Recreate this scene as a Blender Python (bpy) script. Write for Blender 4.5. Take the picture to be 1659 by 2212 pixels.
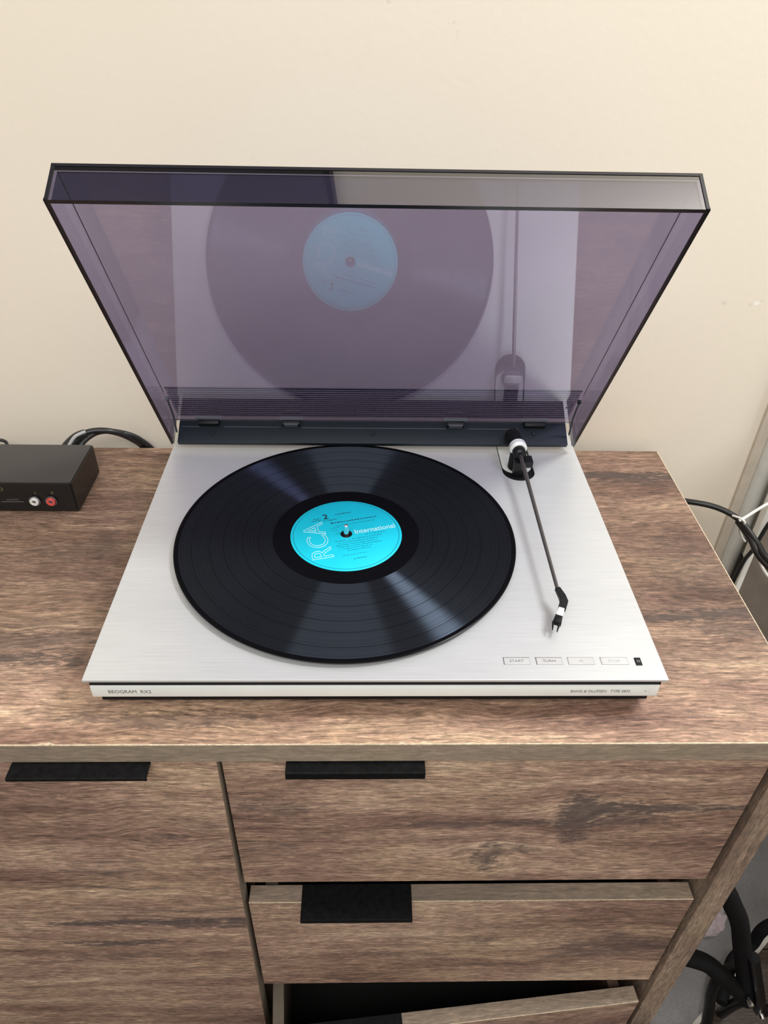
import bpy, bmesh, math, random
from mathutils import Vector, Matrix
random.seed(7)
for o in list(bpy.data.objects):
    bpy.data.objects.remove(o, do_unlink=True)
SC = bpy.context.scene
COL = SC.collection
rad = math.radians

# ------------------------------------------------------------------ camera
CAM = Vector((-0.00935, -0.34868, 0.45427))
PIT, YAW, ROL, FPX = 0.648258, 0.030931, 0.023212, 1598.95
Fw = Vector((math.sin(YAW)*math.cos(PIT), math.cos(YAW)*math.cos(PIT), -math.sin(PIT)))
Rt = Vector((math.cos(YAW), -math.sin(YAW), 0)); Up = Rt.cross(Fw)
R2 = Rt*math.cos(ROL)+Up*math.sin(ROL); U2 = Up*math.cos(ROL)-Rt*math.sin(ROL)
cd = bpy.data.cameras.new('camera'); cam = bpy.data.objects.new('camera', cd); COL.objects.link(cam)
cd.sensor_fit = 'HORIZONTAL'; cd.sensor_width = 36.0; cd.lens = FPX*36.0/1659.0
cd.clip_start = 0.01; cd.clip_end = 50
m3 = Matrix((R2, U2, -Fw)).transposed()
cam.matrix_world = Matrix.Translation(CAM) @ m3.to_4x4()
SC.camera = cam

# ------------------------------------------------------------------ light
SC.view_settings.view_transform = 'Standard'; SC.view_settings.look = 'None'
SC.view_settings.gamma = 1.0; SC.view_settings.exposure = -0.14
SC.view_settings.use_curve_mapping = False
w = bpy.data.worlds.new('room_daylight'); SC.world = w; w.use_nodes = True
w.node_tree.nodes['Background'].inputs[0].default_value = (1.0, 0.93, 0.84, 1)
w.node_tree.nodes['Background'].inputs[1].default_value = 0.50

def area(name, loc, target, sx, sy, power, col):
    l = bpy.data.lights.new(name, 'AREA'); l.shape = 'RECTANGLE'; l.size = sx; l.size_y = sy
    l.energy = power; l.color = col
    o = bpy.data.objects.new(name, l); COL.objects.link(o); o.location = loc
    o.rotation_euler = (Vector(target)-Vector(loc)).to_track_quat('-Z', 'Y').to_euler()
    return o
area('window_daylight', (1.10, 0.08, 1.55), (0.0, 0.15, 0.0), 0.22, 0.46, 29.0, (0.97, 0.99, 1.0))
area('room_ambient_fill', (-0.1, -1.25, 1.75), (0.0, 0.1, 0.0), 2.0, 0.9, 37.0, (1.0, 0.985, 0.95))  # soft fill added behind the camera to stand for room ambient

# ------------------------------------------------------------------ node helpers
class NT:
    def __init__(s, name):
        s.m = bpy.data.materials.new(name); s.m.use_nodes = True
        s.t = s.m.node_tree; s.n = s.t.nodes; s.l = s.t.links
        s.b = s.n['Principled BSDF']; s.out = s.n['Material Output']
    def put(s, sock, v):
        if hasattr(v, 'is_linked') or hasattr(v, 'links'): s.l.new(v, sock)
        else: sock.default_value = v
    def math(s, op, a, b=0.0, c=None, clamp=False):
        n = s.n.new('ShaderNodeMath'); n.operation = op; n.use_clamp = clamp
        s.put(n.inputs[0], a); s.put(n.inputs[1], b)
        if c is not None: s.put(n.inputs[2], c)
        return n.outputs[0]
    def coord(s, which='Object'):
        return s.n.new('ShaderNodeTexCoord').outputs[which]
    def sep(s, v):
        n = s.n.new('ShaderNodeSeparateXYZ'); s.put(n.inputs[0], v); return n.outputs
    def comb(s, x, y, z=0.0):
        n = s.n.new('ShaderNodeCombineXYZ'); s.put(n.inputs[0], x); s.put(n.inputs[1], y); s.put(n.inputs[2], z)
        return n.outputs[0]
    def noise(s, v, scale, detail=4, rough=0.55, dist=0.0):
        n = s.n.new('ShaderNodeTexNoise'); s.put(n.inputs['Vector'], v); n.inputs['Scale'].default_value = scale
        n.inputs['Detail'].default_value = detail; n.inputs['Roughness'].default_value = rough
        n.inputs['Distortion'].default_value = dist
        return n.outputs['Fac']
    def ramp(s, f, stops):
        n = s.n.new('ShaderNodeValToRGB'); s.put(n.inputs[0], f); e = n.color_ramp.elements
        while len(e) < len(stops): e.new(0.5)
        for k, (p, c) in enumerate(stops):
            e[k].position = p
            e[k].color = tuple(c)+(1,) if not isinstance(c, (int, float)) else (c, c, c, 1)
        return n.outputs[0]
    def mix(s, f, a, b, mode='MIX'):
        n = s.n.new('ShaderNodeMix'); n.data_type = 'RGBA'; n.blend_type = mode
        s.put(n.inputs[0], f)
        for k, v in ((6, a), (7, b)):
            if isinstance(v, (tuple, list)): v = tuple(v)+(1,) if len(v) == 3 else v
            s.put(n.inputs[k], v)
        return n.outputs[2]
    def bump(s, h, dist=0.001, strength=0.3):
        n = s.n.new('ShaderNodeBump'); n.inputs['Strength'].default_value = strength
        n.inputs['Distance'].default_value = dist; s.put(n.inputs['Height'], h)
        s.l.new(n.outputs[0], s.b.inputs['Normal'])
    def spot(s, x, v, cx, cv, rx, rv):
        a = s.math('MULTIPLY', s.math('SUBTRACT', x, cx), 1.0/rx)
        b = s.math('MULTIPLY', s.math('SUBTRACT', v, cv), 1.0/rv)
        r = s.math('ADD', s.math('MULTIPLY', a, a), s.math('MULTIPLY', b, b))
        return s.math('SUBTRACT', 1.0, r, clamp=True)

def plain(name, col, rough=0.5, metal=0.0, spec=0.5, mottle=0.06, scale=60):
    t = NT(name)
    f = t.noise(t.coord(), scale, 3)
    lo = tuple(c*(1-mottle) for c in col); hi = tuple(min(1, c*(1+mottle)) for c in col)
    t.l.new(t.ramp(f, [(0.3, lo), (0.7, hi)]), t.b.inputs['Base Color'])
    t.b.inputs['Roughness'].default_value = rough; t.b.inputs['Metallic'].default_value = metal
    t.b.inputs['Specular IOR Level'].default_value = spec
    return t.m

def wood(name, grain='X', marks=(), gain=1.0, off=0.0, grey=0.0, voff=0.0, plank=None):
    """weathered oak laminate; v runs across the grain (depth or height)"""
    t = NT(name)
    x, y, z = t.sep(t.coord())[:3]
    if grain == 'X': u = x; v = t.math('ADD', t.math('ADD', y, z), -voff)
    else: u = z; v = t.math('ADD', x, y)
    U = t.math('ADD', u, off); V = t.math('ADD', v, off*1.7)
    def N(su, sv, det=4, ro=.55, di=0.0, z0=0.0, vv=None):
        return t.noise(t.comb(t.math('MULTIPLY', U, su), t.math('MULTIPLY', V if vv is None else vv, sv), z0), 1.0, det, ro, di)
    wob = N(7, 11, 3, .5, 0, 2.2)
    vw = t.math('ADD', V, t.math('MULTIPLY', t.math('SUBTRACT', wob, 0.5), 0.030))
    for (cx, cv, rx, rv, s) in marks:      # the grain bows around each knot
        if rx < .016:
            g = t.spot(u, v, cx, cv, .055, .040)
            vw = t.math('ADD', vw, t.math('MULTIPLY', t.math('MULTIPLY', g, g), t.math('MULTIPLY', t.math('SUBTRACT', cv, v), .85)))
    broad = N(3.0, 13, 4, .6, .4, 0.0, vw)
    band = N(5.0, 75, 5, .65, .3, 4.4, vw)
    streak = N(45, 620, 3, .7, .15, 1.1, vw)
    fleck = N(110, 330, 3, .65, .6, 6.1)
    cloud = N(9, 16, 3, .6, .8, 3.3)
    G = gain
    def c(r, g, b): return (r*G, g*G, b*G)
    mixv = t.math('ADD', t.math('MULTIPLY', broad, .55), t.math('MULTIPLY', band, .45))
    col = t.ramp(mixv, [(0.34, c(.130, .080, .063)), (0.44, c(.235, .153, .118)), (0.54, c(.345, .240, .180)), (0.66, c(.490, .370, .275))])
    col = t.mix(1.0, col, t.ramp(cloud, [(0.32, (.86, .80, .83)), (0.5, (1.0, .98, .97)), (0.68, (1.10, 1.10, 1.02))]), 'MULTIPLY')
    col = t.mix(1.0, col, t.ramp(streak, [(0.32, 0.42), (0.44, 0.84), (0.55, 1.10), (0.68, 1.62)]), 'MULTIPLY')
    col = t.mix(0.8, col, t.ramp(fleck, [(0.32, 0.62), (0.5, 1.0), (0.68, 1.45)]), 'MULTIPLY')
    # long dark cracks that follow the grain
    n4 = N(2.2, 15, 2, .5, .3, 7.7, vw)
    ridge = t.math('ABSOLUTE', t.math('SUBTRACT', n4, 0.5)); gate = N(6, 9, 2, .5, 0, 9.1)
    crack = t.math('MULTIPLY', t.ramp(ridge, [(0.0, 1.0), (0.010, 0.45), (0.035, 0.0)]), t.ramp(gate, [(0.54, 0.0), (0.66, 0.8)]))
    dn = t.math('ADD', t.math('MULTIPLY', N(14, 120, 4, .7, .4, 8.8, vw), .6), t.math('MULTIPLY', fleck, .4))
    vm = t.math('ADD', v, t.math('MULTIPLY', t.math('SUBTRACT', N(22, 40, 3, .6, 0, 5.5), 0.5), 0.014))
    for (cx, cv, rx, rv, s) in marks:
        q = t.spot(u, vm, cx, cv, rx*1.9, rv*2.8)
        e = t.math('ADD', t.math('MULTIPLY', q, .62), t.math('MULTIPLY', t.math('SUBTRACT', .5, dn), 3.2))
        q = t.math('MULTIPLY', t.math('MULTIPLY', t.ramp(e, [(0.10, 0.0), (0.50, 1.0)]), t.ramp(q, [(0.0, 0.0), (0.35, 1.0)])), s, clamp=True)
        crack = t.math('MAXIMUM', crack, q)
    col = t.mix(t.math('MULTIPLY', crack, 0.84), col, (.072*G, .057*G, .056*G))
    if plank:      # tone bands: glare along the front and dimmer back painted into the colour
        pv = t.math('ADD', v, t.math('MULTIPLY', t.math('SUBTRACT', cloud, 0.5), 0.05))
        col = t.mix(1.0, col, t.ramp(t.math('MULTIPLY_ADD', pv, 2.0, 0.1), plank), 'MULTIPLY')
    if grey: col = t.mix(grey, col, (.25*G, .225*G, .175*G))
    t.l.new(col, t.b.inputs['Base Color'])
    t.b.inputs['Roughness'].default_value = 0.46
    t.b.inputs['Specular IOR Level'].default_value = 0.42
    t.bump(streak, 0.0005, 0.35)
    return t.m

# ------------------------------------------------------------------ mesh helpers
def bm_obj(name, bm, mat, parent=None, smooth=False, loc=(0, 0, 0)):
    me = bpy.data.meshes.new(name); bmesh.ops.recalc_face_normals(bm, faces=bm.faces)
    bm.to_mesh(me); bm.free()
    mats = mat if isinstance(mat, (list, tuple)) else [mat]
    for mm in mats: me.materials.append(mm)
    if smooth:
        me.polygons.foreach_set('use_smooth', [True]*len(me.polygons))
        try: me.set_sharp_from_angle(angle=rad(38))
        except Exception: pass
    o = bpy.data.objects.new(name, me); COL.objects.link(o)
    if parent: o.parent = parent
    o.location = loc
    return o
def tag(o, label=None, cat=None, group=None, kind=None):
    if label: o['label'] = label
    if cat: o['category'] = cat
    if group: o['group'] = group
    if kind: o['kind'] = kind
    return o
def empty(name, loc=(0, 0, 0)):
    o = bpy.data.objects.new(name, None); COL.objects.link(o); o.location = loc; o.empty_display_size = 0.02
    return o
def add_box(bm, x0, x1, y0, y1, z0, z1, M=None):
    vs = [Vector((x, y, z)) for x in (x0, x1) for y in (y0, y1) for z in (z0, z1)]
    if M is not None: vs = [M @ v for v in vs]
    v = [bm.verts.new(q) for q in vs]
    for f in ((0, 1, 3, 2), (4, 6, 7, 5), (0, 4, 5, 1), (2, 3, 7, 6), (0, 2, 6, 4), (1, 5, 7, 3)):
        bm.faces.new([v[k] for k in f])
    return v
def bev(bm, w, seg=2):
    bmesh.ops.bevel(bm, geom=list(bm.edges), offset=w, segments=seg, profile=0.6, affect='EDGES')
def box(name, x0, x1, y0, y1, z0, z1, mat, parent=None, bevel=0.0, M=None, seg=2):
    bm = bmesh.new(); add_box(bm, x0, x1, y0, y1, z0, z1, M)
    if bevel:
        bmesh.ops.recalc_face_normals(bm, faces=bm.faces); bev(bm, bevel, seg)
    return bm_obj(name, bm, mat, parent, smooth=bool(bevel))
def prism_bm(pts, z0, z1):
    bm = bmesh.new()
    a = [bm.verts.new((p[0], p[1], z1)) for p in pts]; b = [bm.verts.new((p[0], p[1], z0)) for p in pts]
    bm.faces.new(a); bm.faces.new(b[::-1])
    for k in range(len(pts)):
        j = (k+1) % len(pts); bm.faces.new((a[k], b[k], b[j], a[j]))
    return bm
def lathe_bm(prof, n=96, bm=None, M=None, close=False):
    bm = bm or bmesh.new(); rings = []
    for r, z in prof:
        if r < 1e-7:
            p = Vector((0, 0, z)); rings.append([bm.verts.new(M @ p if M is not None else p)])
        else:
            ring = []
            for k in range(n):
                a = 2*math.pi*k/n; p = Vector((r*math.cos(a), r*math.sin(a), z))
                ring.append(bm.verts.new(M @ p if M is not None else p))
            rings.append(ring)
    pairs = list(zip(rings, rings[1:]))
    if close: pairs.append((rings[-1], rings[0]))
    for A, B in pairs:
        for k in range(n):
            j = (k+1) % n
            if len(A) == 1 and len(B) == 1: continue
            if len(A) == 1: bm.faces.new((A[0], B[k], B[j]))
            elif len(B) == 1: bm.faces.new((A[k], B[0], A[j]))
            else: bm.faces.new((A[k], B[k], B[j], A[j]))
    return bm
def axis_M(p, d):
    q = Vector(d).normalized().to_track_quat('Z', 'Y')
    return Matrix.Translation(Vector(p)) @ q.to_matrix().to_4x4()
def cyl(name, p0, p1, r0, mat, parent=None, r1=None, n=24, edge=0.0):
    p0 = Vector(p0); p1 = Vector(p1); L = (p1-p0).length; r1 = r0 if r1 is None else r1
    e = edge or min(r0, L)*0.12
    pr = [(0, 0), (r0-e, 0), (r0, e), (r1, L-e), (r1-e, L), (0, L)]
    return bm_obj(name, lathe_bm(pr, n, None, axis_M(p0, p1-p0)), mat, parent, True)
def smooth_path(pts, sub=8):
    P = [Vector(p) for p in pts]; out = []
    for k in range(len(P)-1):
        a = P[max(k-1, 0)]; b = P[k]; c = P[k+1]; d = P[min(k+2, len(P)-1)]
        for i in range(sub):
            t = i/sub
            out.append(0.5*((2*b)+(c-a)*t+(2*a-5*b+4*c-d)*t*t+(3*b-a-3*c+d)*t**3))
    out.append(P[-1]); return out
def tube_bm(pts, r, n=12, bm=None, sub=8, rfun=None):
    bm = bm or bmesh.new(); P = smooth_path(pts, sub) if sub > 1 else [Vector(p) for p in pts]
    prev = None; rings = []
    for k, p in enumerate(P):
        t = (P[min(k+1, len(P)-1)]-P[max(k-1, 0)]).normalized()
        if prev is None:
            a = Vector((0, 0, 1)) if abs(t.z) < 0.9 else Vector((1, 0, 0)); prev = t.cross(a).normalized()
        nn = (prev-t*prev.dot(t)).normalized(); bb = t.cross(nn); prev = nn
        rr = rfun(k/(len(P)-1)) if rfun else r
        rings.append([bm.verts.new(p+(nn*math.cos(2*math.pi*i/n)+bb*math.sin(2*math.pi*i/n))*rr) for i in range(n)])
    for A, B in zip(rings, rings[1:]):
        for i in range(n): bm.faces.new((A[i], B[i], B[(i+1) % n], A[(i+1) % n]))
    bm.faces.new(rings[0][::-1]); bm.faces.new(rings[-1])
    return bm
def tube(name, pts, r, mat, parent=None, n=12, sub=8, rfun=None):
    return bm_obj(name, tube_bm(pts, r, n, None, sub, rfun), mat, parent, True)
def lettering(body, size, mat, parent, M, outline=0.0, name='lettering', align='LEFT', extrude=0.00004, sx=1.0, bold=0.0):
    cu = bpy.data.curves.new('text', 'FONT'); cu.body = body; cu.size = size; cu.align_x = align
    cu.resolution_u = 3
    if outline: cu.fill_mode = 'NONE'; cu.bevel_depth = outline; cu.bevel_resolution = 0
    else: cu.extrude = extrude; cu.offset = bold
    to = bpy.data.objects.new('text', cu); COL.objects.link(to)
    dg = bpy.context.evaluated_depsgraph_get(); dg.update()
    me = bpy.data.meshes.new_from_object(to.evaluated_get(dg))
    bpy.data.objects.remove(to, do_unlink=True); bpy.data.curves.remove(cu)
    me.transform(M @ Matrix.Diagonal((sx, 1, 1, 1))); me.materials.clear(); me.materials.append(mat); me.name = name
    o = bpy.data.objects.new(name, me); COL.objects.link(o); o.parent = parent
    return o

# ------------------------------------------------------------------ materials
def wall_mat():
    t = NT('cream_painted_plaster')
    co = t.coord(); x, y, z = t.sep(co)[:3]
    f = t.noise(co, 2.2, 3); g = t.noise(co, 160, 3)
    col = t.ramp(f, [(0.3, (.83, .755, .635)), (0.7, (.86, .79, .68))])
    jag = t.math('MULTIPLY', t.math('SUBTRACT', t.noise(co, 420, 2), 0.42), 3.0)
    d = 0.0
    for (cx, cz, rx, rz) in ((.0598, .4078, .0045, .0016), (.0654, .3998, .0012, .0045), (.0076, .4226, .003, .003),
                             (.3597, .1713, .004, .0025), (.3870, .1700, .003, .003), (.3975, .1745, .0022, .0022), (-.1132, .3008, .0011, .004)):
        s = t.math('MULTIPLY', t.spot(x, z, cx, cz, rx, rz), jag, clamp=True)
        d = t.math('MAXIMUM', d, s)
    col = t.mix(t.math('MULTIPLY', d, 0.55), col, (.36, .33, .31))
    fil = t.spot(x, z, .3934, .1715, .0035, .0028)
    col = t.mix(fil, col, (.93, .92, .88))
    t.l.new(col, t.b.inputs['Base Color']); t.b.inputs['Roughness'].default_value = 0.75
    t.b.inputs['Specular IOR Level'].default_value = 0.25
    t.bump(t.math('ADD', g, t.math('MULTIPLY', f, 2.0)), 0.0008, 0.14)
    return t.m
M_wall = wall_mat()
M_trim = plain('glossy_white_trim_paint', (.66, .66, .62), 0.35)
M_trimwall = plain('cream_edge_board_paint', (.62, .55, .46), 0.6)
topmarks = [(.285, .318, .06, .0032, 1.0), (.30, .307, .045, .003, .6), (.295, .105, .05, .004, .9), (.31, .095, .03, .007, .5),
            (.30, .195, .02, .012, .35), (-.31, .055, .10, .0035, .9), (-.26, .19, .05, .006, .35), (-.30, .075, .06, .005, .5),
            (-.16, -.004, .05, .004, .5), (.30, .16, .03, .012, .4)]
M_top = wood('oak_laminate_top', 'X', topmarks, 0.95, plank=[(0.02, (1.28, 1.22, 1.12)), (0.13, (1.2, 1.15, 1.08)), (0.22, (.88, .85, .82)), (0.45, (.74, .70, .66)), (0.85, (.80, .75, .70))])  # plank stops paint front glare and a dimmer back into the top
M_edge = wood('oak_laminate_edge_band', 'X', (), 1.1, 2.1, 0.6)
d1marks = [(.165, -.105, .012, .018, .95), (.22, -.092, .05, .004, 1.0), (.195, -.110, .035, .005, .7), (.115, -.115, .02, .003, .7),
           (.098, -.170, .010, .012, .9), (.11, -.158, .02, .005, .6), (-.085, -.09, .02, .006, .5), (.06, -.115, .03, .0022, .6)]
M_d1 = wood('oak_laminate_drawer_front', 'X', d1marks, 1.22, 0.0, 0, -.0207)
M_d2 = wood('oak_laminate_lower_drawer_front', 'X', [(.255, -.345, .05, .010, .55), (.10, -.330, .02, .003, .5), (.02, -.36, .04, .004, .35)], 1.2, 0.83, 0, -.0207)
M_d3 = wood('oak_laminate_bottom_drawer_front', 'X', (), 1.2, 1.7)
M_door = wood('oak_laminate_door', 'X', [(-.19, -.273, .075, .0035, 1.0), (-.15, -.278, .05, .003, .8), (-.25, -.315, .035, .003, .9),
                                        (-.172, -.125, .014, .004, .6), (-.26, -.345, .04, .004, .4)], 1.25, 0.3, 0, -.0257)
M_side = wood('oak_laminate_side_panel', 'Z', (), 0.95, 0.4, 0.3)
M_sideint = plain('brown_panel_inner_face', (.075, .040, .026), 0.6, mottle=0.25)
M_topedge = wood('oak_laminate_drawer_edge', 'X', (), 1.0, 3.1, 0.5)
M_lightline = plain('worn_pale_laminate_arris', (.62, .50, .36), 0.6, mottle=0.3, scale=300)
M_doorband = plain('door_edge_band', (.36, .31, .25), .5)
M_blackhandle = plain('black_painted_steel', (.006, .006, .0065), 0.5, 0.0, 0.12, 0.4, 200)
M_black = plain('matt_black', (.006, .006, .007), 0.55, 0, .25)
M_inside = plain('drawer_interior_black', (.006, .006, .006), 0.9)

def alu():
    t = NT('brushed_aluminium')
    x, y, z = t.sep(t.coord())[:3]
    n = t.noise(t.comb(t.math('MULTIPLY', x, 22), t.math('MULTIPLY', t.math('ADD', y, z), 900)), 1.0, 3)
    n2 = t.noise(t.comb(t.math('MULTIPLY', x, 6), t.math('MULTIPLY', y, 20)), 1.0, 3)
    c = t.ramp(n, [(0.3, (.61, .625, .64)), (0.7, (.68, .695, .71))])
    c = t.mix(1.0, c, t.ramp(n2, [(0.3, .97), (0.7, 1.02)]), 'MULTIPLY')
    t.l.new(c, t.b.inputs['Base Color'])
    t.b.inputs['Metallic'].default_value = 0.45; t.b.inputs['Roughness'].default_value = 0.42
    t.bump(n, 0.0002, 0.12)
    return t.m
M_alu = alu()
M_alustrip = plain('satin_aluminium_strip', (.86, .90, .89), 0.35, 0.1, mottle=0.02)
M_chrome = plain('polished_chrome', (.82, .82, .84), 0.14, 1.0, mottle=0.02)
M_armtube = plain('grey_metal_tube', (.16, .15, .145), 0.30, 0.7, mottle=0.05)
M_darkplastic = plain('dark_blue_grey_plastic', (.012, .018, .025), 0.5, 0.0, 0.28, 0.06)
M_clip = plain('black_hinge_plastic', (.006, .007, .009), 0.4, 0, .3)
M_clipline = plain('grey_moulded_edge', (.085, .095, .115), 0.35)
M_screw = plain('dark_screw_head', (.03, .036, .046), 0.25, 0.6)
M_print = plain('grey_print', (.15, .15, .155), 0.6)
M_printlight = plain('faded_grey_print', (.34, .35, .36), 0.6)
M_button = plain('aluminium_button_face', (.60, .605, .61), 0.45, 0.4)
M_gold = plain('gold_print', (.30, .26, .10), 0.4, 0.5)
M_cyan = plain('cyan_paper_label', (.0, .60, .78), 0.55, mottle=0.04, scale=40)
M_cyanink = plain('dark_teal_ink', (.0, .24, .36), 0.6)
M_blackink = plain('black_ink', (.01, .03, .06), 0.6)
M_whiteink = plain('white_ink', (.72, .93, .95), 0.5)

def smoked(name='smoked_acrylic', lo=(.555, .53, .665), hi=(.58, .555, .69), f0=.10):
    t = NT(name); t.n.remove(t.b)
    g = t.n.new('ShaderNodeNewGeometry')
    dp = t.n.new('ShaderNodeVectorMath'); dp.operation = 'DOT_PRODUCT'
    t.l.new(g.outputs['Incoming'], dp.inputs[0]); t.l.new(g.outputs['Normal'], dp.inputs[1])
    c = t.math('ABSOLUTE', dp.outputs['Value'])
    p5 = t.math('POWER', t.math('SUBTRACT', 1.0, c, clamp=True), 5.0)
    fr = t.math('MULTIPLY_ADD', p5, 1-f0, f0)
    tr = t.n.new('ShaderNodeBsdfTransparent')
    n = t.noise(t.coord(), 9, 4, 0.6)
    t.l.new(t.ramp(n, [(0.3, lo), (0.7, hi)]), tr.inputs[0])
    gl = t.n.new('ShaderNodeBsdfGlossy'); gl.inputs['Roughness'].default_value = 0.015
    gl.inputs['Color'].default_value = (1, 1, 1, 1)
    mx = t.n.new('ShaderNodeMixShader'); t.l.new(fr, mx.inputs[0]); t.l.new(tr.outputs[0], mx.inputs[1]); t.l.new(gl.outputs[0], mx.inputs[2])
    t.l.new(mx.outputs[0], t.out.inputs[0])
    return t.m
M_smoke = smoked()
M_smokefront = smoked('smoked_acrylic_front_wall', (.36, .35, .46), (.39, .38, .49), .135)
M_smokestrip = smoked('smoked_reflection_tint', (.78, .76, .82), (.82, .80, .86), .03)
M_smokeedge = plain('smoked_acrylic_cut_edge', (.010, .009, .014), 0.25)
M_smokeline = plain('smoked_acrylic_glued_seam', (.05, .045, .06), 0.4, 0, .3)

def vinyl():
    t = NT('black_vinyl_grooves')
    x, y, z = t.sep(t.coord())[:3]
    r = t.math('SQRT', t.math('ADD', t.math('MULTIPLY', x, x), t.math('MULTIPLY', y, y)))
    rings = t.noise(t.comb(t.math('MULTIPLY', r, 700.0), 0.0), 1.0, 2, 0.6)
    inner = t.math('LESS_THAN', r, 0.0645); edge = t.math('GREATER_THAN', r, 0.1445)
    flat = t.math('MAXIMUM', inner, edge)
    # darker banding rings between the tracks
    gap = 0.0
    for rr in (.0765, .0905, .1065, .1185, .1335):
        gap = t.math('MAXIMUM', gap, t.math('LESS_THAN', t.math('ABSOLUTE', t.math('SUBTRACT', r, rr)), 0.0005))
    flat2 = t.math('MAXIMUM', flat, t.math('MULTIPLY', gap, 0.45))
    col = t.mix(flat2, (.0055, .006, .0075), (.003, .003, .004))
    t.l.new(col, t.b.inputs['Base Color'])
    t.b.inputs['Roughness'].default_value = 0.25
    t.b.inputs['Specular IOR Level'].default_value = 0.07
    tg = t.n.new('ShaderNodeTangent'); tg.direction_type = 'RADIAL'; tg.axis = 'Z'
    gl = t.n.new('ShaderNodeBsdfAnisotropic')
    amt = t.math('MULTIPLY', t.math('SUBTRACT', 1.0, flat2), t.ramp(rings, [(0.35, .6), (0.65, 1.0)]))
    t.l.new(t.mix(amt, (0, 0, 0), (.036, .046, .062)), gl.inputs['Color'])
    gl.inputs['Roughness'].default_value = 0.38; gl.inputs['Anisotropy'].default_value = 0.87
    t.l.new(tg.outputs[0], gl.inputs['Tangent'])
    ad = t.n.new('ShaderNodeAddShader'); t.l.new(t.b.outputs[0], ad.inputs[0]); t.l.new(gl.outputs[0], ad.inputs[1])
    t.l.new(ad.outputs[0], t.out.inputs[0])
    return t.m
M_vinyl = vinyl()
M_vinyledge = plain('black_vinyl_rim', (.006, .006, .007), 0.4)

# ------------------------------------------------------------------ structure
WY = 0.384; FZ = -0.75
wl = box('wall_back', -1.6, 1.6, WY, WY+0.1, FZ, 1.75, M_wall); tag(wl, kind='structure')
# brown plank floor: each plank its own piece
M_floor = wood('dark_brown_floor_plank', 'X', (), 0.13, 5.0)
fl = box('floor', -1.6, 1.6, -1.2, WY, FZ-0.03, FZ-0.004, plain('floor_subfloor', (.03, .02, .015), 0.8)); tag(fl, kind='structure')
pm = None
for k in range(13):
    y1 = WY-0.002-k*0.122
    for j in range(2):
        x0 = -1.6+j*1.6+(0.35 if (k % 2 and j) else 0); x1 = 1.6 if j else (0.0+(0.35 if k % 2 else 0))
        box('plank', x0+.001, x1-.001, y1-0.120, y1, FZ-0.004, FZ, M_floor, fl)
sk = box('baseboard_back', -1.6, 1.6, WY-0.014, WY, FZ, FZ+0.09, plain('skirting_paint', (.55, .53, .50), 0.5)); tag(sk, kind='structure')
wr_ = box('wall_right_blocker', .88, .98, -1.2, WY, FZ, .46, M_wall); tag(wr_, kind='structure')  # unseen wall, added to block low ambient and darken the lower right
ws = box('sill_blocker', .85, 1.0, -1.0, WY, .46, .485, M_trim, bevel=.003); tag(ws, kind='structure')  # unseen sill capping the added light blocker
# vertical cream edging board and rounded white trunking beside it
t1 = box('trim_1', .4440, .4560, WY-0.005, WY, FZ+0.09, .70, M_trimwall, bevel=0.001); tag(t1, kind='structure')
bm = bmesh.new(); prof = []
for k in range(13):
    a = math.pi*k/12; prof.append((.4672-.0112*math.cos(a), WY-0.002-.0125*math.sin(a)))
bm = prism_bm(prof+[(.4784, WY), (.4560, WY)], FZ+0.09, .70)
t2 = bm_obj('trim_2', bm, M_trim, None, True); tag(t2, kind='structure')

# ------------------------------------------------------------------ dresser
dr = empty('dresser', (0, 0, 0))
tag(dr, 'brown oak-effect dresser with black tab handles carrying the record player', 'dresser')
DF, DB, DX = -0.0257, 0.369, 0.3265
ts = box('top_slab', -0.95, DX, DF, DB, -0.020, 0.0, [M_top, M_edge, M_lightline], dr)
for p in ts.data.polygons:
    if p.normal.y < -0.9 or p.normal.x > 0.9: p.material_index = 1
box('front_arris', -0.95, DX, DF-0.0002, DF+0.0007, -0.0008, 0.0001, M_lightline, dr)
box('side_arris', DX-0.0006, DX+0.0002, DF, DB, -0.0008, 0.0001, M_lightline, dr)
def chip(cx, w):
    bm = bmesh.new()
    pts = [(cx-w, 0), (cx-w*.5, .0011), (cx-w*.1, .0008), (cx+w*.35, .0014), (cx+w*.7, .0006), (cx+w, 0), (cx+w*.4, -.0012), (cx-w*.3, -.0010)]
    b = prism_bm(pts, 0.0, 0.00035)
    bmesh.ops.translate(b, verts=b.verts, vec=(0, DF+0.0009, 0.0))
    bm.free(); bm_obj('edge_chip', b, M_lightline, dr)
chip(.0178, .0024); chip(-.236, .006)
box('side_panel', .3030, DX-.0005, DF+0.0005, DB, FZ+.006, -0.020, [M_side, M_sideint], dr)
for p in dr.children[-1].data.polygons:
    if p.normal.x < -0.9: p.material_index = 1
box('divider_panel', -0.1370, -0.1190, 0.0200, DB-.01, FZ+.05, -0.020, plain('divider_brown', (.14, .10, .075), 0.6, mottle=.2), dr)
box('side_panel', -0.95, -0.932, DF+0.0005, DB, FZ+.006, -0.020, M_side, dr)
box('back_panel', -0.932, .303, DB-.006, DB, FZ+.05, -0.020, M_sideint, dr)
box('bottom_panel', -0.932, .303, 0.0, DB-.006, FZ+.05, FZ+.068, M_sideint, dr)
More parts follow.
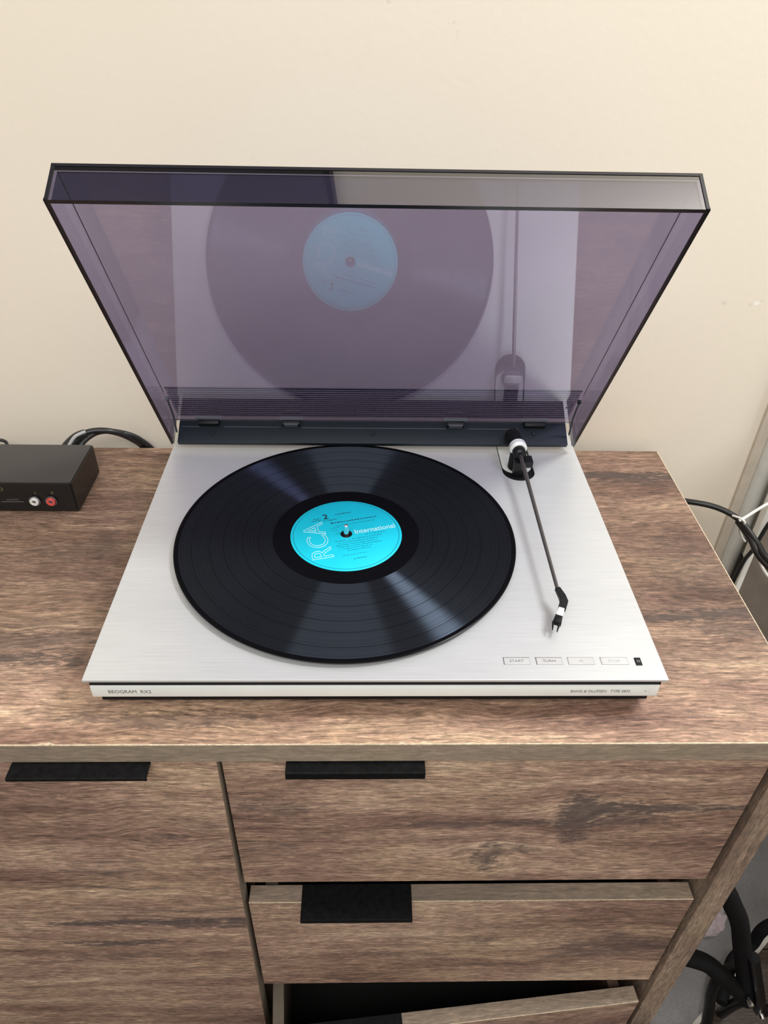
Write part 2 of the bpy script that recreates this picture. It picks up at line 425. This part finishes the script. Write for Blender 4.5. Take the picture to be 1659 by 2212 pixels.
# door (slightly dropped on its hinges)
def door(x0, x1, hx0, hx1, m):
    bm = bmesh.new(); v = add_box(bm, x0, x1, DF, -0.0062, FZ+.07, -0.0205)
    for q in v:
        if q.co.z < -0.3 and q.co.x > (x0+x1)/2: q.co.x -= 0.0040
    d = bm_obj('door', bm, [m, M_doorband], dr)
    for p in d.data.polygons:
        if p.normal.x > 0.9: p.material_index = 1
    handle(d, hx0, hx1, DF, -0.0205, 0.0135, 0.0030, DF+0.001)
    return d
def handle(par, x0, x1, fy, zt, out, lip, yb):
    bm = bmesh.new(); t = 0.0012
    pts = [(yb, zt), (fy-out+.0006, zt), (fy-out, zt-.0006), (fy-out, zt-lip), (fy-out+t, zt-lip), (fy-out+t, zt-t), (yb, zt-t)]
    a = [bm.verts.new((x0, p[0], p[1])) for p in pts]; b = [bm.verts.new((x1, p[0], p[1])) for p in pts]
    bm.faces.new(a); bm.faces.new(b[::-1])
    for k in range(len(pts)):
        j = (k+1) % len(pts); bm.faces.new((a[k], b[k], b[j], a[j]))
    return bm_obj('handle', bm, M_blackhandle, par)
door(-.548, -.1178, -.2655, -.1655, M_door)
door(-.929, -.550, -.70, -.60, M_door)
# edge band visible on door side
def drawer(z1, z0, fy, m, hx, lip, M=None, side=0.11, zt_out=.0105):
    x0, x1 = -.1155, .2990
    d = box('drawer', x0, x1, fy, fy+.016, z0, z1, [m, M_topedge], dr)
    for p in d.data.polygons:
        if p.normal.z > 0.9: p.material_index = 1
    box('front_arris', x0, x1, fy-.0002, fy+.0006, z1-.0007, z1+.0001, M_lightline, d)
    yb = fy+.33
    if z0 < -.6: yb = fy+.33
    box('drawer_side', x0+.012, x0+.024, fy+.016, yb, z0+.02, z1-.012, plain('drawer_box_board', (.16, .13, .10), .6), d)
    box('drawer_side', x1-.024, x1-.012, fy+.016, yb, z0+.02, z1-.012, M_sideint, d)
    box('drawer_back', x0+.024, x1-.024, yb-.012, yb, z0+.02, z1-.03, M_inside, d)
    box('drawer_base', x0+.024, x1-.024, fy+.016, yb-.012, z0+.02, z0+.026, M_inside, d)
    handle(d, hx[0], hx[1], fy, z1+.0012, zt_out, lip, fy+.0158)
    return d
drawer(-.0225, -.2085, -.0207, M_d1, (-.067, .035), .0075, zt_out=.0143)
drawer(-.247, -.4275, -.0207, M_d2, (-.0670, .0348), .006, zt_out=.0165)
d3 = drawer(-.4665, -.66, -.0207, M_d3, (-.067, .036), .006, zt_out=.014)
# the lowest drawer is pulled out askew at its left end
piv = Vector((.299, -.0207, 0)); A = rad(5.3)
d3.matrix_local = Matrix.Translation(piv+Vector((-.004, -.0075, 0))) @ Matrix.Rotation(A, 4, 'Z') @ Matrix.Translation(-piv)
# ------------------------------------------------------------------ record player
HP = 0.0392
tt = empty('record_player', (0, 0, 0))
tag(tt, 'silver record player with smoked lid propped open on the dresser', 'record player')
# top plate with U slot
pts = [(-.210, 0), (.210, 0), (.210, .352)]
pts += [(.1602, .352), (.1602, .2676)]
for k in range(1, 16):
    a = -math.pi*k/16; pts.append((.1442+.0160*math.cos(a), .2676+.0160*math.sin(a)))
pts += [(.1282, .2676), (.1282, .352), (-.210, .352)]
bm = prism_bm(pts, HP-.0023, HP); bmesh.ops.recalc_face_normals(bm, faces=bm.faces)
bev(bm, 0.0006, 2)
bm_obj('top_plate', bm, M_alu, tt)
box('shadow_gap', -.2065, .2065, .0026, .348, .0305, HP-.0023, M_black, tt)
box('front_strip', -.2065, .2060, .0014, .346, .0195, .0310, M_alustrip, tt, bevel=.0008)
box('plinth_base', -.2045, .2040, .0098, .343, .0060, .0195, M_black, tt)
for fx in (-.17, .17):
    for fy in (.04, .30):
        cyl('rubber_foot', (fx, fy, 0.0), (fx, fy, .0060), .014, M_black, tt)
# well under the slot and lift platform
box('arm_well', .122, .166, .246, .346, .0312, HP-.0045, M_black, tt)
pl = [(.1295, .345), (.1295, .2795)]
for k in range(0, 13):
    a = math.pi+math.pi*k/12; pl.append((.1442+.0147*math.cos(a), .2790+.0120*math.sin(a)))
pl += [(.1589, .345)]
bm_obj('lift_platform', prism_bm(pl, HP-.0035, HP-.0018), M_alustrip, tt)
# platter and spindle
CX, CY = -.0264, .1602
plt = bm_obj('platter', lathe_bm([(0, 0), (.1445, 0), (.146, .001), (.146, .0028), (.1445, .0034), (0, .0034)], 128, None, Matrix.Translation((CX, CY, HP))), M_black, tt, True)
cyl('spindle', (CX, CY, HP+.0034), (CX, CY, HP+.0150), .0027, M_chrome, plt, r1=.0018, edge=.0006)
# buttons
for (x0, x1, txt, m) in ((.0928, .1118, 'START', M_print), (.1169, .1359, 'TURN', M_print), (.1406, .1596, '45', M_printlight), (.1650, .1846, 'STOP', M_printlight)):
    b = box('button', x0, x1, .0144, .0210, HP-.0002, HP+.00025, M_button, tt)
    g = bmesh.new()
    add_box(g, x0-.0003, x1+.0003, .0208, .0213, HP, HP+.0003); add_box(g, x0-.0003, x0+.0003, .0144, .0213, HP, HP+.0003)
    bm_obj('button_gap', g, M_print if m is M_print else M_printlight, b)
    g = bmesh.new()
    add_box(g, x0-.0001, x1+.0001, .0143, .01445, HP, HP+.0003); add_box(g, x1, x1+.0002, .0143, .0213, HP, HP+.0003)
    bm_obj('button_gap', g, M_printlight, b)
    lettering(txt, .0032, m, b, Matrix.Translation(((x0+x1)/2, .0168, HP+.0003)), align='CENTER', sx=1.15)
db = box('speed_display', .1901, .1947, .0136, .0208, HP-.0002, HP+.0006, M_black, tt, bevel=.0002)
lettering('33', .0030, M_printlight, db, Matrix.Translation((.1924, .0163, HP+.0007)), align='CENTER')
RX = Matrix.Rotation(rad(90), 4, 'X')
lettering('BEOGRAM  RX2', .0048, M_print, tt, Matrix.Translation((-.1945, .0013, .0238)) @ RX, sx=0.92)
lettering('BANG & OLUFSEN   TYPE 5833', .0038, M_print, tt, Matrix.Translation((.1410, .0013, .0240)) @ RX, sx=0.86)
lettering('+ -', .0034, M_printlight, tt, Matrix.Translation((.1955, .0013, .0242)) @ RX, sx=0.9)

# ---- lid frame: s runs up the panel, n towards its open side
AL = 2.11078; HN = Vector((-.001, .3251, .0657)); LU = Vector((0, math.cos(AL), math.sin(AL))); LN = Vector((0, -math.sin(AL), math.cos(AL)))
ML = Matrix.Translation(HN) @ Matrix((Vector((1, 0, 0)), LU, LN)).transposed().to_4x4()   # (x, s, n)
LW, LL, LD, LT = .2073, .3240, .0292, .003
def P(x, s, n): return ML @ Vector((x, s, n))
bm = bmesh.new()
def ring(x, s0, s1, n): return [bm.verts.new(P(a, b, n)) for a, b in ((-x, s0), (x, s0), (x, s1), (-x, s1))]
o0 = ring(LW, -.004, LL, 0); o1 = ring(LW, -.004, LL, LD)
i0 = ring(LW-LT, -.001, LL-LT, LT); i1 = ring(LW-LT, -.001, LL-LT, LD)
clear = []; edges = []; front = []
clear.append(bm.faces.new(o0)); clear.append(bm.faces.new(i0))
for k in (1, 2, 3):       # right, front and left walls
    j = (k+1) % 4
    clear.append(bm.faces.new((o0[k], o1[k], o1[j], o0[j]))); clear.append(bm.faces.new((i0[k], i1[k], i1[j], i0[j])))
    edges.append(bm.faces.new((o1[k], i1[k], i1[j], o1[j])))
    if k == 2: front += clear[-2:]
# hinge side: the thickness of the panel and of both walls
edges.append(bm.faces.new((o0[0], o0[1], i0[1], i0[0])))
edges.append(bm.faces.new((o0[1], o1[1], i1[1], i0[1]))); edges.append(bm.faces.new((o0[0], i0[0], i1[0], o1[0])))
for f in edges: f.material_index = 1
for f in front: f.material_index = 2
lid = bm_obj('lid', bm, [M_smoke, M_smokeedge, M_smokefront], tt); lid['label'] = 'smoked transparent lid tilted forward over the deck'
def lbox(name, x0, x1, s0, s1, n0, n1, mat, par=lid, bevel=0):
    return box(name, x0, x1, s0, s1, n0, n1, mat, par, bevel, M=ML)
# dark outer arrises and fine inside seams
lbox('lid_edge', -LW, LW, LL-.0032, LL+.0004, -.0005, .0018, M_smokeedge)
for sx in (-1, 1):
    a = sx*(LW-.0002); lbox('lid_edge', min(a, a-sx*.0022), max(a, a-sx*.0022), LL-.0006, LL+.0006, 0, LD, M_smokeedge)
    b = sx*(LW-LT); lbox('lid_seam', min(b, b-sx*.00045), max(b, b-sx*.00045), .055, LL-LT, LT, LT+.0004, M_smokeline)
    c = sx*(LW-.0005); lbox('lid_edge', min(c, c+sx*.0009), max(c, c+sx*.0009), -.004, LL, LD-.0018, LD+.0003, M_smokeedge)
lbox('lid_seam', -LW+LT, LW-LT, LL-LT-.0004, LL-LT, LT, LT+.0004, M_smokeline)
# hinge rail closing the lid behind
rail = lbox('hinge_rail', -.2012, .2005, -.006, -.0002, LT+.0002, LD-.0003, M_darkplastic, bevel=.0008)
lbox('rail_step', -.075, .074, -.0004, .0006, .0113, .0119, M_clipline, rail)
lbox('rail_step', .098, .150, -.0004, .0006, .0113, .0119, M_clipline, rail)
lbox('rail_step', -.198, -.180, -.0004, .0005, .0108, .0113, M_clipline, rail)
lbox('rail_step', -.155, -.098, -.0004, .0005, .0108, .0113, M_clipline, rail)
for (sxp, sn) in ((-.1667, .0180), (-.0011, .0178), (.1659, .0165)):
    cyl('screw', P(sxp, -.0004, sn), P(sxp, .0014, sn), .0024, M_screw, rail, edge=.0005)
for (cx, w, inner) in ((-.1702, .0105, 0), (-.0856, .0090, 1), (.0843, .0090, 1), (.1670, .0110, 0)):
    c = lbox('hinge_clip', cx-w, cx+w, 0, .0060, LT, .0105, M_clip, bevel=.0008)
    lbox('clip_flange', cx-w-.003, cx+w+.003, .0050, .0062, LT, .0055, M_clipline, c)
    if inner: lbox('clip_lip', cx-w+.002, cx+w-.002, .001, .0066, .0100, .0116, M_clipline, c)
lbox('reflection_tint_strip', -LW+.004, LW-.004, .0008, .0566, -.0022, -.0008, M_smokestrip)  # tinted sheet added to deepen the rail's dark reflection behind the ribs
# fine ribs moulded across the lower end of the panel
for k in range(13):
    s = .0045+k*.0040
    lbox('rib', -LW+.006, LW-.006, s, s+.0009, -.0006, -.0001, M_smokeline)
lbox('rib', -LW+.004, LW-.004, .0560, .0572, -.0008, -.0001, M_smokeedge)
for sx in (-1, 1):
    st = bm_obj('lid_stay', tube_bm([P(sx*.2022, .047, .006), P(sx*.2020, .022, .010), P(sx*.2018, .003, .019)], .0009, 8), M_screw, lid, True)
    cyl('stay_pin', P(sx*.2034, .047, .006), P(sx*.2004, .047, .006), .0022, M_clipline if sx < 0 else M_clip, st)

# ---- tonearm
ta = cyl('tonearm', (.1438, .2680, .0585), (.1426, .0780, .0545), .00205, M_armtube, tt, r1=.0015, edge=.0002)
ta['label'] = 'thin grey metal tonearm resting clear of the record'
cyl('arm_post', (.1432, .2770, HP-.0018), (.1432, .2770, .0560), .0085, M_black, ta, r1=.0078)
hub = cyl('pivot_housing', (.1432, .2660, .0585), (.1430, .2790, .0592), .0066, M_clip, ta, edge=.0018)
cyl('pivot_ring', (.1432, .2745, .0602), (.1428, .2845, .0602), .0086, M_alustrip, ta, edge=.0022)
box('finger_bracket', .1480, .1565, .2620, .2740, .0470, .0545, M_clip, ta, bevel=.001)
cyl('counterweight', (.1428, .2840, .0598), (.1405, .3060, .0600), .0074, M_black, ta, edge=.0015)
box('arm_bracket', .1380, .1480, .2600, .2760, HP-.0018, .0540, M_clip, ta, bevel=.001)
# headshell: bent black elbow, white body, black cartridge with two prongs
def slab_path(name, pts, w, h, mat, par):
    bm = bmesh.new(); P_ = [Vector(p) for p in pts]; rings = []
    for k, p in enumerate(P_):
        t = (P_[min(k+1, len(P_)-1)]-P_[max(k-1, 0)]); t.z = 0; t.normalize(); s = Vector((-t.y, t.x, 0))
        ww = w[k]/2; hh = h[k]/2
        rings.append([bm.verts.new(p+s*a*ww+Vector((0, 0, b*hh))) for a, b in ((-1, -1), (1, -1), (1, 1), (-1, 1))])
    for A_, B_ in zip(rings, rings[1:]):
        for i in range(4): bm.faces.new((A_[i], B_[i], B_[(i+1) % 4], A_[(i+1) % 4]))
    bm.faces.new(rings[0]); bm.faces.new(rings[-1][::-1])
    bmesh.ops.recalc_face_normals(bm, faces=bm.faces); bev(bm, .0004, 1)
    return bm_obj(name, bm, mat, par, True)
HO = Vector((.0018, .0052, -.0047))
def hp_(*p): return [Vector(q)+HO for q in p]
hs = slab_path('headshell', hp_((.1408, .0745, .0592), (.1427, .0655, .0590), (.1432, .0600, .0585), (.1402, .0530, .0572)), (.0042, .0056, .0062, .0060), (.0035, .0040, .0042, .0042), M_clip, ta)
ca = slab_path('cartridge', hp_((.1401, .0535, .0572), (.1372, .0472, .0550)), (.0046, .0052), (.0040, .0045), M_alustrip, ta)
slab_path('cartridge_body', hp_((.1374, .0480, .0550), (.1348, .0420, .0528)), (.0054, .0066), (.0042, .0046), M_black, ca)
slab_path('prong', hp_((.1324, .0440, .0530), (.1308, .0372, .0510)), (.0018, .0007), (.003, .0015), M_black, ca)
slab_path('prong', hp_((.1368, .0420, .0530), (.1338, .0352, .0508)), (.0018, .0007), (.003, .0015), M_black, ca)

# ------------------------------------------------------------------ record on the platter
RZ = HP+.0035
rec = empty('vinyl_record', (CX, CY, RZ))
tag(rec, 'black vinyl record with bright cyan label lying on the platter', 'record')
RR = .1485
bm_obj('disc', lathe_bm([(.0036, 0), (RR-.001, 0), (RR, .0006), (RR, .0014), (RR-.0008, .0018), (RR-.003, .00135), (.0650, .00130), (.0645, .0012), (.0500, .0012), (.0036, .0012)], 192, close=True), M_vinyl, rec, True)
lb = bm_obj('paper_label', lathe_bm([(.0037, .0012), (.0037, .00145), (.0486, .00145), (.0490, .0012)], 128), M_cyan, rec, True)
lb['label'] = 'bright cyan paper centre label'
bm_obj('label_rim', lathe_bm([(.0462, .00143), (.0463, .00150), (.0468, .00150), (.0469, .00143)], 128), M_cyanink, lb)
bm_obj('spindle_hole', lathe_bm([(.0030, .0014), (.0030, .00155), (.0052, .00155), (.0053, .0014)], 48), M_black, lb)
TA = Matrix.Rotation(rad(15), 4, 'Z'); TZ = .00150
lettering('International', .0083, M_whiteink, lb, TA @ Matrix.Translation((.0075, -.0018, TZ)), sx=0.88, bold=.0)
lettering('RCA', .0262, M_whiteink, lb, TA @ Matrix.Translation((-.0175, -.0290, TZ)) @ Matrix.Rotation(rad(90), 4, 'Z'), outline=.00027, sx=0.98)
lettering('2', .0098, M_blackink, lb, TA @ Matrix.Translation((-.0150, .0255, TZ)), bold=.0002)
# fine print too small to read: short ink dashes set in lines
def dashes(name, rows, mat):
    bm = bmesh.new()
    for (x0, x1, y, h) in rows:
        x = x0
        while x < x1:
            wd = random.uniform(.0008, .0028)
            add_box(bm, x, min(x+wd, x1), y, y+h*random.uniform(.6, 1.0), TZ-.00004, TZ+.00003, TA)
            x += wd+random.uniform(.0004, .0009)
    return bm_obj(name, bm, mat, lb)
dashes('fine_print', [(-.004, .012, .0295, .0011), (-.024, -.017, .027, .0010), (-.026, -.017, .0245, .0009), (-.016, -.003, .0225, .0009), (-.010, .032, .0175, .0014)], M_blackink)
dashes('fine_print', [(-.006, .030, .0132, .0009), (-.012, -.004, .0105, .0009), (-.012, -.006, .0070, .0009), (.016, .034, -.0052, .0008),
                      (-.012, .030, -.0085, .0010), (-.010, .026, -.0115, .0009), (-.012, .024, -.0145, .0010), (-.011, .028, -.0172, .0009), (-.008, .018, -.020, .0009),
                      (-.004, .016, -.0228, .0009), (-.010, .012, -.0285, .0007), (-.002, .010, -.0345, .0011)], M_cyanink)

# ------------------------------------------------------------------ phono amplifier
am = empty('amplifier_box', (-.38, .25, 0))
tag(am, 'small flat black amplifier box with white and red sockets on the left', 'amplifier')
M_amp = plain('black_powder_coat', (.040, .038, .038), 0.42, 0, .5, .12, 500)
M_ampf = plain('black_front_panel', (.010, .010, .010), 0.35)
def ach(o): o.parent = am; o.location = o.location-Vector(am.location); return o
ach(box('case', -.470, -.2975, .2490, .3180, .0020, .0358, M_amp, bevel=.0006))
ach(box('front_panel', -.470, -.2980, .2476, .2492, .0025, .0345, M_ampf))
ach(box('side_cheek', -.2978, -.2962, .2490, .3180, .0020, .0345, M_ampf))
for fx in (-.455, -.308):
    for fy in (.256, .310): ach(cyl('rubber_foot', (fx, fy, 0), (fx, fy, .0022), .005, M_black))
for (jx, mat) in ((-.3362, plain('white_socket', (.80, .80, .76), .35)), (-.3200, plain('red_socket', (.70, .10, .09), .35))):
    s = ach(bm_obj('socket', lathe_bm([(.0014, 0), (.0042, 0), (.0044, .0004), (.0044, .0034), (.0040, .0038), (.0020, .0038), (.0016, .0030)], 32, None, axis_M((jx, .2476, .0150), (0, -1, 0)), close=True), mat, None, True))
    g = cyl('socket_ring', (jx, .2476, .0150), (jx, .2462, .0150), .0056, M_ampf); g.parent = s; g.location = (0, 0, 0)
    g = cyl('socket_pin', (jx, .2476, .0150), (jx, .2445, .0150), .0016, M_clipline); g.parent = s
    g = bm_obj('socket_ring', lathe_bm([(.0050, 0), (.0056, .0003), (.0056, .0006), (.0050, .0006)], 32, None, axis_M((jx, .2462, .0150), (0, -1, 0)), close=True), M_print, None, True); g.parent = s
gl = lettering('PHONO', .0062, M_gold, None, Matrix.Translation((-.3920, .24745, .0262)) @ RX, sx=1.25); ach(gl)
gl = lettering('L', .0042, M_gold, None, Matrix.Translation((-.3348, .24745, .0228)) @ RX); ach(gl)
gl = lettering('R', .0042, M_gold, None, Matrix.Translation((-.3186, .24745, .0228)) @ RX); ach(gl)
g = bmesh.new(); add_box(g, -.3700, -.3480, .24745, .2477, .0128, .0134); gl = bm_obj('print_line', g, M_print); ach(gl)
gl = lettering('OUTPUT', .0030, M_print, None, Matrix.Translation((-.3640, .24745, .0146)) @ RX); ach(gl)

M_cable = plain('black_cable_rubber', (.012, .012, .013), 0.35)
M_white_c = plain('white_cable_plastic', (.80, .79, .75), 0.4)
M_greyc = plain('grey_plug_sleeve', (.35, .35, .35), 0.35)
cab = empty('audio_cable', (-.30, .35, 0)); tag(cab, 'thick black audio lead arching behind the amplifier box to the dresser edge', 'cable')
def ch(par, o): o.parent = par; o.location = -Vector(par.location); return o
ch(cab, tube('lead', [(-.333, .3185, .016), (-.328, .334, .026), (-.312, .348, .0325), (-.290, .354, .031), (-.272, .366, .014), (-.262, .3765, -.012), (-.258, .377, -.08)], .0034, M_cable))
ch(cab, tube('plug', [(-.3335, .3185, .016), (-.3295, .330, .0235), (-.3215, .341, .030), (-.312, .3465, .0325)], .0072, M_cable, sub=6, rfun=lambda q: .0078-.003*q))
ch(cab, tube('plug_stripe', [(-.3255, .326, .0290), (-.3190, .333, .0365), (-.3110, .342, .0372)], .0018, M_greyc, sub=6, n=8))
cab2 = tube('audio_cable', [(-.321, .3185, .014), (-.317, .336, .024), (-.303, .352, .0300), (-.283, .361, .0255), (-.2635, .370, .010), (-.250, .3768, -.020), (-.247, .3768, -.09)], .0030, M_cable)
tag(cab2, 'second thinner black lead running just in front of the thick arching one', 'cable')
cab3 = tube('power_cable', [(-.455, .3185, .012), (-.445, .345, .018), (-.425, .360, .0150), (-.4105, .362, .0115), (-.4085, .352, .0060), (-.414, .336, .0035), (-.419, .3285, .0030)], .0018, M_cable)
tag(cab3, 'thin black wire looping behind the left end of the amplifier box', 'cable')

# ------------------------------------------------------------------ things to the right of the dresser
c1 = tube('power_cable', [(.300, .3765, -.11), (.335, .366, -.066), (.369, .345, -.054), (.398, .330, -.052), (.4176, .311, -.056), (.429, .283, -.066), (.434, .255, -.070), (.480, .22, -.09), (.62, .20, -.16), (.80, .20, -.30), (.84, .20, FZ+.012)], .0034, M_cable)
tag(c1, 'black cable arcing from the right edge of the dresser in front of the white trunking', 'cable')
c2 = tube('power_cable', [(.4200, .318, -.062), (.4250, .292, -.0665), (.432, .262, -.0765), (.4780, .215, -.10), (.62, .18, -.19), (.78, .18, -.32), (.82, .17, FZ+.012)], .0040, M_cable)
tag(c2, 'thicker black cable hanging alongside the arcing one below the white tie', 'cable')
w1 = tube('cable_tie', [(.4100, .316, -.0525), (.4145, .306, -.0490), (.4195, .304, -.0540), (.4200, .310, -.0630), (.4260, .318, -.0760), (.4370, .325, -.0920), (.4440, .328, -.1000)], .0013, M_white_c, n=8)
tag(w1, 'white plastic tie looped round the black cables with its tail hanging', 'cable tie')
w2 = tube('thin_wire', [(.4150, .309, -.0545), (.4224, .312, -.0520), (.4424, .318, -.0400), (.475, .325, -.020), (.53, .335, .03)], .0017, M_white_c, n=8)
tag(w2, 'thin white wire rising to the right from the white tie', 'wire')
w3 = tube('thin_wire', [(.452, .326, -.095), (.4636, .326, -.1160), (.491, .322, -.155), (.58, .315, -.22), (.76, .30, -.45), (.78, .28, FZ+.01)], .0019, M_white_c, n=8)
tag(w3, 'thin white wire falling to the right across the brown board', 'wire')
bo = empty('leaning_board', (.70, .352, FZ)); tag(bo, 'grey-brown board with white front edging standing against the wall right of the dresser', 'board')
ch(bo, box('board', .4735, .98, .3450, .3560, FZ, .12, plain('grey_brown_board', (.20, .165, .135), .7, mottle=.08)))
ch(bo, box('white_edging', .4665, .4735, .3440, .3560, FZ, .12, M_white_c, bevel=.0008))
ch(bo, box('backing_strip', .4640, .4680, .3520, .3580, FZ, -.145, M_black))
bk = tube('thin_cable', [(.4500, .338, -.30), (.4545, .336, -.190), (.4570, .335, -.1396), (.4631, .335, -.1172), (.4686, .335, -.0792), (.480, .333, -.03), (.50, .333, .05)], .0024, M_cable, n=8)
tag(bk, 'black cable running up along the white edge of the leaning board', 'cable')

# grey rug on the planks
ang = math.atan2(.0894, .1213); e0 = Vector((.4912, .0597, 0)); ex = Vector((math.cos(ang), math.sin(ang), 0)); ey = Vector((-ex.y, ex.x, 0))
MR = Matrix.Translation((e0.x, e0.y, FZ)) @ Matrix((ex, ey, Vector((0, 0, 1)))).transposed().to_4x4()
def rugmat():
    t = NT('grey_woven_rug'); co = t.coord()
    n = t.noise(co, 900, 2); n2 = t.noise(co, 14, 3)
    c = t.mix(1.0, t.ramp(n, [(0.3, (.13, .125, .125)), (0.7, (.20, .195, .195))]), t.ramp(n2, [(0.3, .85), (0.7, 1.1)]), 'MULTIPLY')
    t.l.new(c, t.b.inputs['Base Color']); t.b.inputs['Roughness'].default_value = .95; t.bump(n, .002, .5)
    return t.m
rug = empty('rug', (0, 0, 0)); tag(rug, 'thin grey rug with pale bound edge on the dark floor beside the dresser', 'rug')
A_ = e0+ex*-.62+ey*.006; B_ = e0+ex*.34+ey*.006
bm = prism_bm([(A_.x, A_.y), (B_.x, B_.y), (B_.x, .338), (A_.x, .338)], FZ, FZ+.004); bm_obj('rug_pile', bm, rugmat(), rug)
bm = bmesh.new(); add_box(bm, -.62, .34, 0, .006, 0, .0046, MR); bm_obj('rug_binding', bm, plain('pale_rug_binding', (.38, .36, .33), .8), rug)

# black tubular stand with foam covered yoke
sd = empty('tubular_stand', (.50, .03, FZ)); tag(sd, 'black tubular stand with foam padded arms right of the dresser', 'stand')
M_foam = plain('black_foam_sleeve', (.006, .006, .007), .8, 0, .15); M_bt = plain('black_glossy_tube', (.005, .005, .006), .3, 0, .2)
ch(sd, tube('padded_arm', [(.345, .03, -.305), (.3700, .03, -.328), (.3925, .03, -.368), (.4152, .03, -.4139), (.4385, .03, -.4798), (.4720, .03, -.5734), (.4900, .03, -.622)], .0105, M_foam))
ch(sd, tube('padded_arm', [(.3650, .024, -.480), (.3987, .024, -.5015), (.4231, .024, -.5309), (.4647, .026, -.5873), (.4900, .028, -.625)], .0105, M_foam))
ch(sd, tube('frame_tube', [(.4480, .020, -.478), (.4700, .020, -.535), (.4960, .020, -.6020), (.5040, .022, -.6330), (.5180, .024, -.6560), (.5400, .03, -.664), (.60, .03, -.664), (.68, .03, -.664)], .0068, M_bt))
ch(sd, tube('leg', [(.4480, .036, -.550), (.4390, .034, -.5750), (.4410, .031, -.6150), (.4475, .028, -.6500), (.4545, .02, -.7000), (.4560, .0, -.7420)], .0070, M_bt))
ch(sd, tube('leg', [(.4870, .05, -.700), (.5200, .10, -.6950), (.5543, .12, -.6842), (.5686, .125, -.6354), (.66, .13, -.58)], .0085, M_foam))
ch(sd, tube('leg', [(.5000, .034, -.640), (.500, .045, -.690), (.500, .052, FZ+.0075)], .0070, M_bt))
ch(sd, tube('leg', [(.68, .03, -.664), (.70, .03, -.69), (.71, .03, FZ+.007)], .0068, M_bt))
ch(sd, cyl('bolt', (.474, .016, -.585), (.474, .006, -.585), .0035, M_chrome))
ch(sd, cyl('bolt', (.5085, .0165, -.642), (.5085, .010, -.642), .0035, M_chrome))
# crumpled plastic wrapper
bm = bmesh.new(); bmesh.ops.create_icosphere(bm, subdivisions=3, radius=.03)
for v in bm.verts:
    k = 1+random.uniform(-.35, .35); v.co = Vector((v.co.x*k*1.15, v.co.y*k*.9, max(v.co.z*k*.55+.010, 0.0)))
bmesh.ops.translate(bm, verts=bm.verts, vec=(.515, .185, FZ+.0052))
t = NT('crumpled_clear_plastic'); t.b.inputs['Base Color'].default_value = (.55, .46, .48, 1); t.b.inputs['Roughness'].default_value = .15; t.b.inputs['Alpha'].default_value = .38
wr = bm_obj('plastic_wrapper', bm, t.m); tag(wr, 'crumpled clear plastic wrapper on the rug behind the stand', 'wrapper')

# dark screen hanging on the wall above the picture, seen mirrored in the lid's front wall
tv = empty('wall_screen', (-.5, WY, .98)); tag(tv, 'dark screen on the wall, seen only mirrored in the left of the lid', 'screen')
ch(tv, box('screen_frame', -1.05, -.066, WY-.035, WY, .93, 1.52, M_black, bevel=.004))
ch(tv, box('screen_glass', -1.04, -.076, WY-.0365, WY-.035, .94, 1.51, plain('dark_screen_glass', (.01, .01, .014), .12)))
